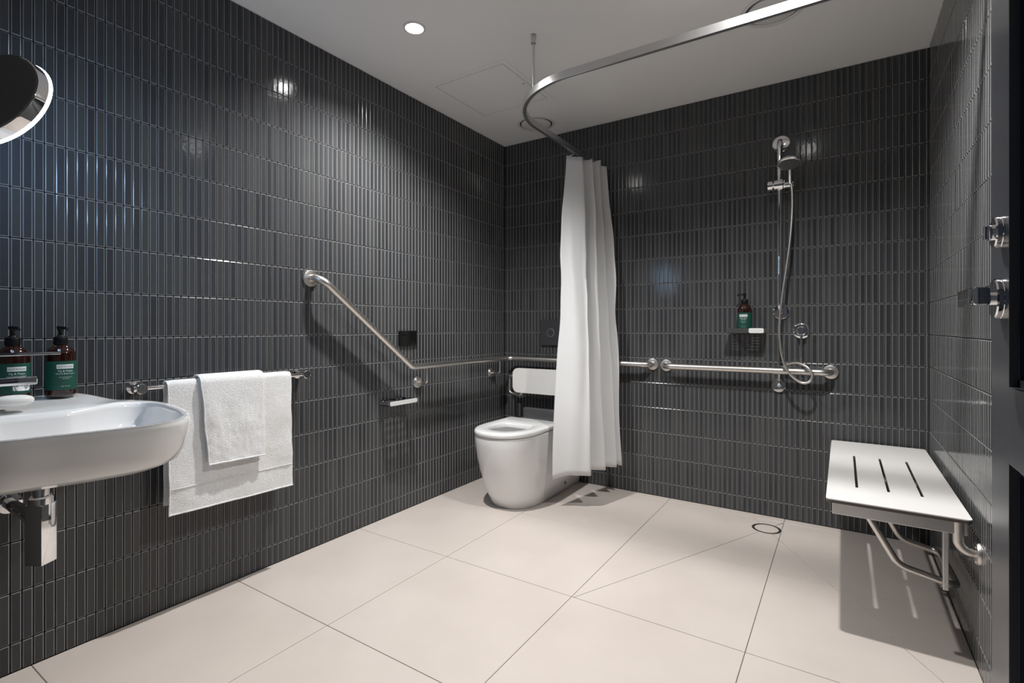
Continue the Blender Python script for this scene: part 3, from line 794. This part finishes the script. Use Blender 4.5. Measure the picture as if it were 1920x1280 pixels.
for p in out:
    d = p - cen; L_ = d.length; u = d / L_
    L2 = L_ - 0.020
    q = cen + u * L2
    if q.x < deckline(q.y) and u.x < 0:
        # cut back to the front edge of the deck
        k = 1.0
        for _ in range(40):
            q = cen + u * L2 * k
            if q.x >= deckline(q.y): break
            k *= 0.975
        q = cen + u * L2 * k
    inner.append(q)
# soften the inner outline
for _ in range(6):
    inner = [(inner[i - 1] + inner[i] * 2 + inner[(i + 1) % N_]) / 4 for i in range(N_)]
def izz(i):
    p, q = out[i], inner[i]
    return topz(Vector((q.x - 0.04, q.y, 0))) if q.x < 0.45 else RZ
def iring(k, dz=None, z=None):
    return [((cen.x + (q.x - cen.x) * k), cen.y + (q.y - cen.y) * k, z if z is not None else izz(i) + dz) for i, q in enumerate(inner)]
def mid(f): return [(p.x + (q.x - p.x) * f, p.y + (q.y - p.y) * f, (topz(p) + (izz(i) - topz(p)) * f)) for i, (p, q) in enumerate(zip(out, inner))]
rings = [oring(0.45, 0.45, 0, 0.664), oring(0.72, 0.74, 0, 0.668), oring(0.86, 0.87, 0, 0.682), oring(0.94, 0.945, 0, 0.706), oring(0.98, 0.98, 0, 0.742), oring(0.996, 0.994, 0, 0.780), oring(1.0, 1.0, -0.014), oring(1.0, 1.0, -0.006), oring(0.996, 0.997, -0.0012), mid(0.12), mid(0.6), mid(0.9), iring(1.0, -0.004), iring(0.985, -0.016), iring(0.95, None, 0.765), iring(0.87, None, 0.730), iring(0.70, None, 0.712), iring(0.35, None, 0.704), iring(0.08, None, 0.702)]
t = thing('wash_basin', 'white ceramic wall-hung wash basin with raised rear deck', 'basin', (0.0, -2.70, 0.66))
mesh_obj('bowl', loft(rings), 'ceramic', t, smooth=70)
mesh_obj('waste_plug', lathe([(0, 0), (0.030, 0), (0.032, 0.002), (0.028, 0.006), (0, 0.008)], (0.47, -2.69, 0.702), n=32), 'chrome', t, smooth=40)
# bottle trap
tx, ty = 0.300, -2.692
t = thing('bottle_trap', 'square chrome bottle trap beneath the basin', 'drain pipe', (tx, ty, 0.412))
bm = B(-0.0225, 0.0225, -0.0225, 0.0225, 0.415, 0.575, 0.0015)
bm.transform(Matrix.Translation((tx, ty, 0)) @ Matrix.Rotation(math.radians(32), 4, 'Z'))
mesh_obj('trap_body', bm, 'chrome', t, smooth=30)
mesh_obj('tail_pipe', lathe([(0.018, 0.57), (0.018, 0.6635), (0, 0.6635)], (tx, ty, 0), n=28), 'chrome', t, smooth=30)
mesh_obj('nut', lathe([(0.027, 0.575), (0.027, 0.592), (0.023, 0.596), (0, 0.596)], (tx, ty, 0), n=28), 'chrome', t, smooth=30)
mesh_obj('wall_pipe', tube([(tx - 0.028, ty, 0.520), (0.0, ty, 0.520)], 0.017, 20), 'chrome', t, smooth=50)
mesh_obj('pipe_collar', lathe([(0, 0), (0.022, 0), (0.022, 0.022), (0, 0.022)], (tx - 0.052, ty, 0.520), (1, 0, 0), n=28), 'chrome', t, smooth=30)
flange((0, ty, 0.520), (1, 0, 0), 0.032, t, m='chrome')
# tap
t = thing('basin_mixer', 'chrome basin mixer with flat lever at the photo edge', 'tap', (0.215, -2.905, DECK))
mesh_obj('body', lathe([(0, 0), (0.026, 0), (0.026, 0.004), (0.022, 0.006), (0.022, 0.110), (0.020, 0.120), (0, 0.121)], (0.215, -2.905, DECK), n=32), 'chrome', t, smooth=35)
mesh_obj('spout', B(0.194, 0.236, -2.905, -2.683, 0.892, 0.914, 0.004, 3), 'chrome', t, smooth=35)
mesh_obj('aerator', lathe([(0, 0), (0.016, 0), (0.019, 0.008), (0.019, 0.016), (0, 0.016)], (0.215, -2.712, 0.8765), n=28), 'chrome', t, smooth=35)
mesh_obj('lever', B(0.204, 0.226, -2.915, -2.630, 0.972, 0.9805, 0.002), 'chrome', t, smooth=35)
mesh_obj('lever_post', lathe([(0.019, 0.120), (0.019, 0.138), (0, 0.140)], (0.215, -2.905, DECK), n=28), 'chrome', t, smooth=35)
# soap on the deck
bm = bmesh.new(); bmesh.ops.create_uvsphere(bm, u_segments=32, v_segments=18, radius=1.0)
for v in bm.verts:
    c = v.co; c2 = Vector((math.copysign(abs(c.x) ** 0.85, c.x), math.copysign(abs(c.y) ** 0.85, c.y), math.copysign(abs(c.z) ** 0.8, c.z)))
    v.co = Vector((0.245 + c2.x * 0.028, -2.735 + c2.y * 0.042, DECK + 0.0165 + c2.z * 0.015))
tag(mesh_obj('soap_bar', bm, 'soap', origin=(0.245, -2.735, DECK), smooth=60), 'white rounded soap bar under the basin tap spout', 'soap')

# towel rail and towels -----------------------------------------------------
TX, TZR = 0.062, 0.836
t = thing('towel_rail', 'short chrome towel rail on the left wall beside the basin', 'towel rail', (0, -2.05, TZR))
mesh_obj('bar', tube([(TX, -2.385, TZR), (TX, -1.712, TZR)], 0.0085, 18), 'chrome', t, smooth=50)
for y in (-2.372, -1.725):
    mesh_obj('post', lathe([(0, 0), (0.021, 0), (0.021, 0.008), (0.014, 0.012), (0.0125, 0.040), (0.018, 0.046), (0.018, 0.078), (0.016, 0.080), (0, 0.080)], (0, y, TZR), (1, 0, 0), n=32), 'chrome', t, smooth=35)
    yy = y - 0.022 if y < -2 else y + 0.012
    mesh_obj('end_cap', lathe([(0, 0), (0.013, 0), (0.013, 0.010), (0, 0.010)], (TX, yy, TZR), (0, 1, 0), n=24), 'chrome', t, smooth=35)
def towel(name, label, y0, y1, r, th, zf0, zf1, zb, flare, skew, seed, hem):
    """sheet over the bar: front drop zf0..zf1 (left..right), back drop zb"""
    t = thing(name, label, 'towel', (TX, (y0 + y1) / 2, TZR), 'white terry towels')
    ny = 34
    def station(s):
        zf = zf0 + (zf1 - zf0) * s
        path = []
        for k in range(14): path.append((-r, zb + (TZR - zb) * k / 14))
        for k in range(13):
            a = math.pi - math.pi * k / 12; path.append((r * math.cos(a), TZR + r * math.sin(a)))
        for k in range(1, 31): 
            u = k / 30
            path.append((r + flare * u, TZR + (zf - TZR) * u))
        return path
    V, Fc = [], []; P = None
    for i in range(ny + 1):
        s = i / ny; path = station(s); P = len(path)
        yb = y0 + (y1 - y0) * s
        edge = min(s, 1 - s)
        tk = th * (0.55 + 0.45 * smooth(0, 0.04, edge))
        left, right = [], []
        for k in range(P):
            a = path[max(k - 1, 0)]; b = path[min(k + 1, P - 1)]
            tx_, tz_ = b[0] - a[0], b[1] - a[1]; l = math.hypot(tx_, tz_) or 1
            nx, nz_ = -tz_ / l, tx_ / l
            drop = max(0, (TZR - path[k][1])) if k > 20 else 0
            wv = (0.006 * noise.noise(Vector((s * 4 + seed, path[k][1] * 9, seed))) + 0.0025 * noise.noise(Vector((s * 22 + seed, path[k][1] * 45, seed)))) * smooth(0.0, 0.15, drop) + 0.0008 * noise.noise(Vector((s * 90, path[k][1] * 160, seed)))
            y = yb + skew * drop * (1 - 1.3 * s) + 0.003 * noise.noise(Vector((path[k][1] * 12, s * 3, seed)))
            c = (TX + path[k][0] + (max(wv, -0.003) if k > 20 else 0), y, path[k][1])
            e = tk / 2
            left.append((c[0] + nx * e, y, c[2] + nz_ * e)); right.append((c[0] - nx * e, y, c[2] - nz_ * e))
        V += left + right[::-1]
    m_ = 2 * P
    for i in range(ny):
        for k in range(m_):
            l = (k + 1) % m_; Fc.append([i * m_ + k, i * m_ + l, (i + 1) * m_ + l, (i + 1) * m_ + k])
    for k in range(P - 1):
        Fc.append([k, k + 1, m_ - 2 - k, m_ - 1 - k]); o_ = ny * m_
        Fc.append([o_ + k, o_ + m_ - 1 - k, o_ + m_ - 2 - k, o_ + k + 1])
    mesh_obj('cloth', (V, Fc), 'terry', t, smooth=60)
    # stitched hem along the left edge and the bottom of the front drop
    o_ = 0
    pts = [Vector(V[k]) + Vector((0.001, -0.001, 0)) for k in range(16, P, 1)]
    mesh_obj('hem', tube(pts, 0.0028, 8), 'terry', t, smooth=60)
    pts = [Vector(V[i * m_ + P - 1]) + Vector((0.0, 0, 0.003)) for i in range(0, ny + 1)]
    mesh_obj('hem', tube(pts, 0.0032, 8), 'terry', t, smooth=60)
    if hem:
        pts = [Vector(V[i * m_ + P - 7]) + Vector((0.0008, 0, 0)) for i in range(0, ny + 1)]
        mesh_obj('dobby_band', tube(pts, 0.0016, 6), 'terry', t, smooth=60)
    return t
towel('bath_towel', 'large white terry bath towel hung on the towel rail', -2.292, -1.806, 0.0165, 0.011, 0.372, 0.358, 0.40, 0.012, 0.0, 3.1, True)
towel('hand_towel', 'small white terry hand towel hung over the larger bath towel', -2.184, -1.938, 0.031, 0.010, 0.528, 0.522, 0.56, 0.018, 0.06, 8.4, False)

# magnifying mirror -----------------------------------------------------------
MC = Vector((0.40, -2.8135, 1.611)); MN = Vector((-0.478, 0.822, -0.31)).normalized()
t = thing('magnifying_mirror', 'round chrome magnifying mirror with glowing light ring above the basin', 'mirror', MC)
mesh_obj('housing', lathe([(0.1160, 0.0), (0.1195, 0.002), (0.1205, 0.006), (0.1235, 0.026), (0.119, 0.026), (0.119, 0.020), (0, 0.020)], MC, MN, n=72), 'chrome', t, smooth=35)
mesh_obj('back_disc', lathe([(0, -0.001), (0.1120, -0.001), (0.1150, 0.0), (0.1150, 0.002), (0, 0.002)], MC, MN, n=72), 'mirror_back', t, smooth=35)
mesh_obj('light_ring', lathe([(0.1240, 0.026), (0.1260, 0.033), (0.1215, 0.036), (0.098, 0.036), (0.098, 0.026)], MC, MN, n=72, closed_profile=True), ['led', 'led_side'], t, smooth=35, mi=[1] * 72 + [0] * 144 + [1] * 144)
mesh_obj('glass', lathe([(0, 0.026), (0.0975, 0.026), (0.0975, 0.034), (0, 0.031)], MC, MN, n=72), 'mirror_glass', t, smooth=35)
k1 = MC - MN * 0.030
mesh_obj('knuckle', merge(lathe([(0.016, 0), (0.016, 0.018), (0.012, 0.030), (0, 0.030)], MC - MN * 0.030, MN, n=28), lathe([(0, -0.020), (0.014, -0.014), (0.020, 0), (0.014, 0.014), (0, 0.020)], k1, (0, 0, 1), n=24)), 'black', t, smooth=40)
mesh_obj('arm', tube([k1, k1 + Vector((0.02, -0.06, -0.02)), (0.22, -2.97, 1.60), (0.004, -2.97, 1.60)], 0.0085, 14, 0.03), 'chrome', t, smooth=50)
flange((0, -2.97, 1.60), (1, 0, 0), 0.040, t, m='chrome')
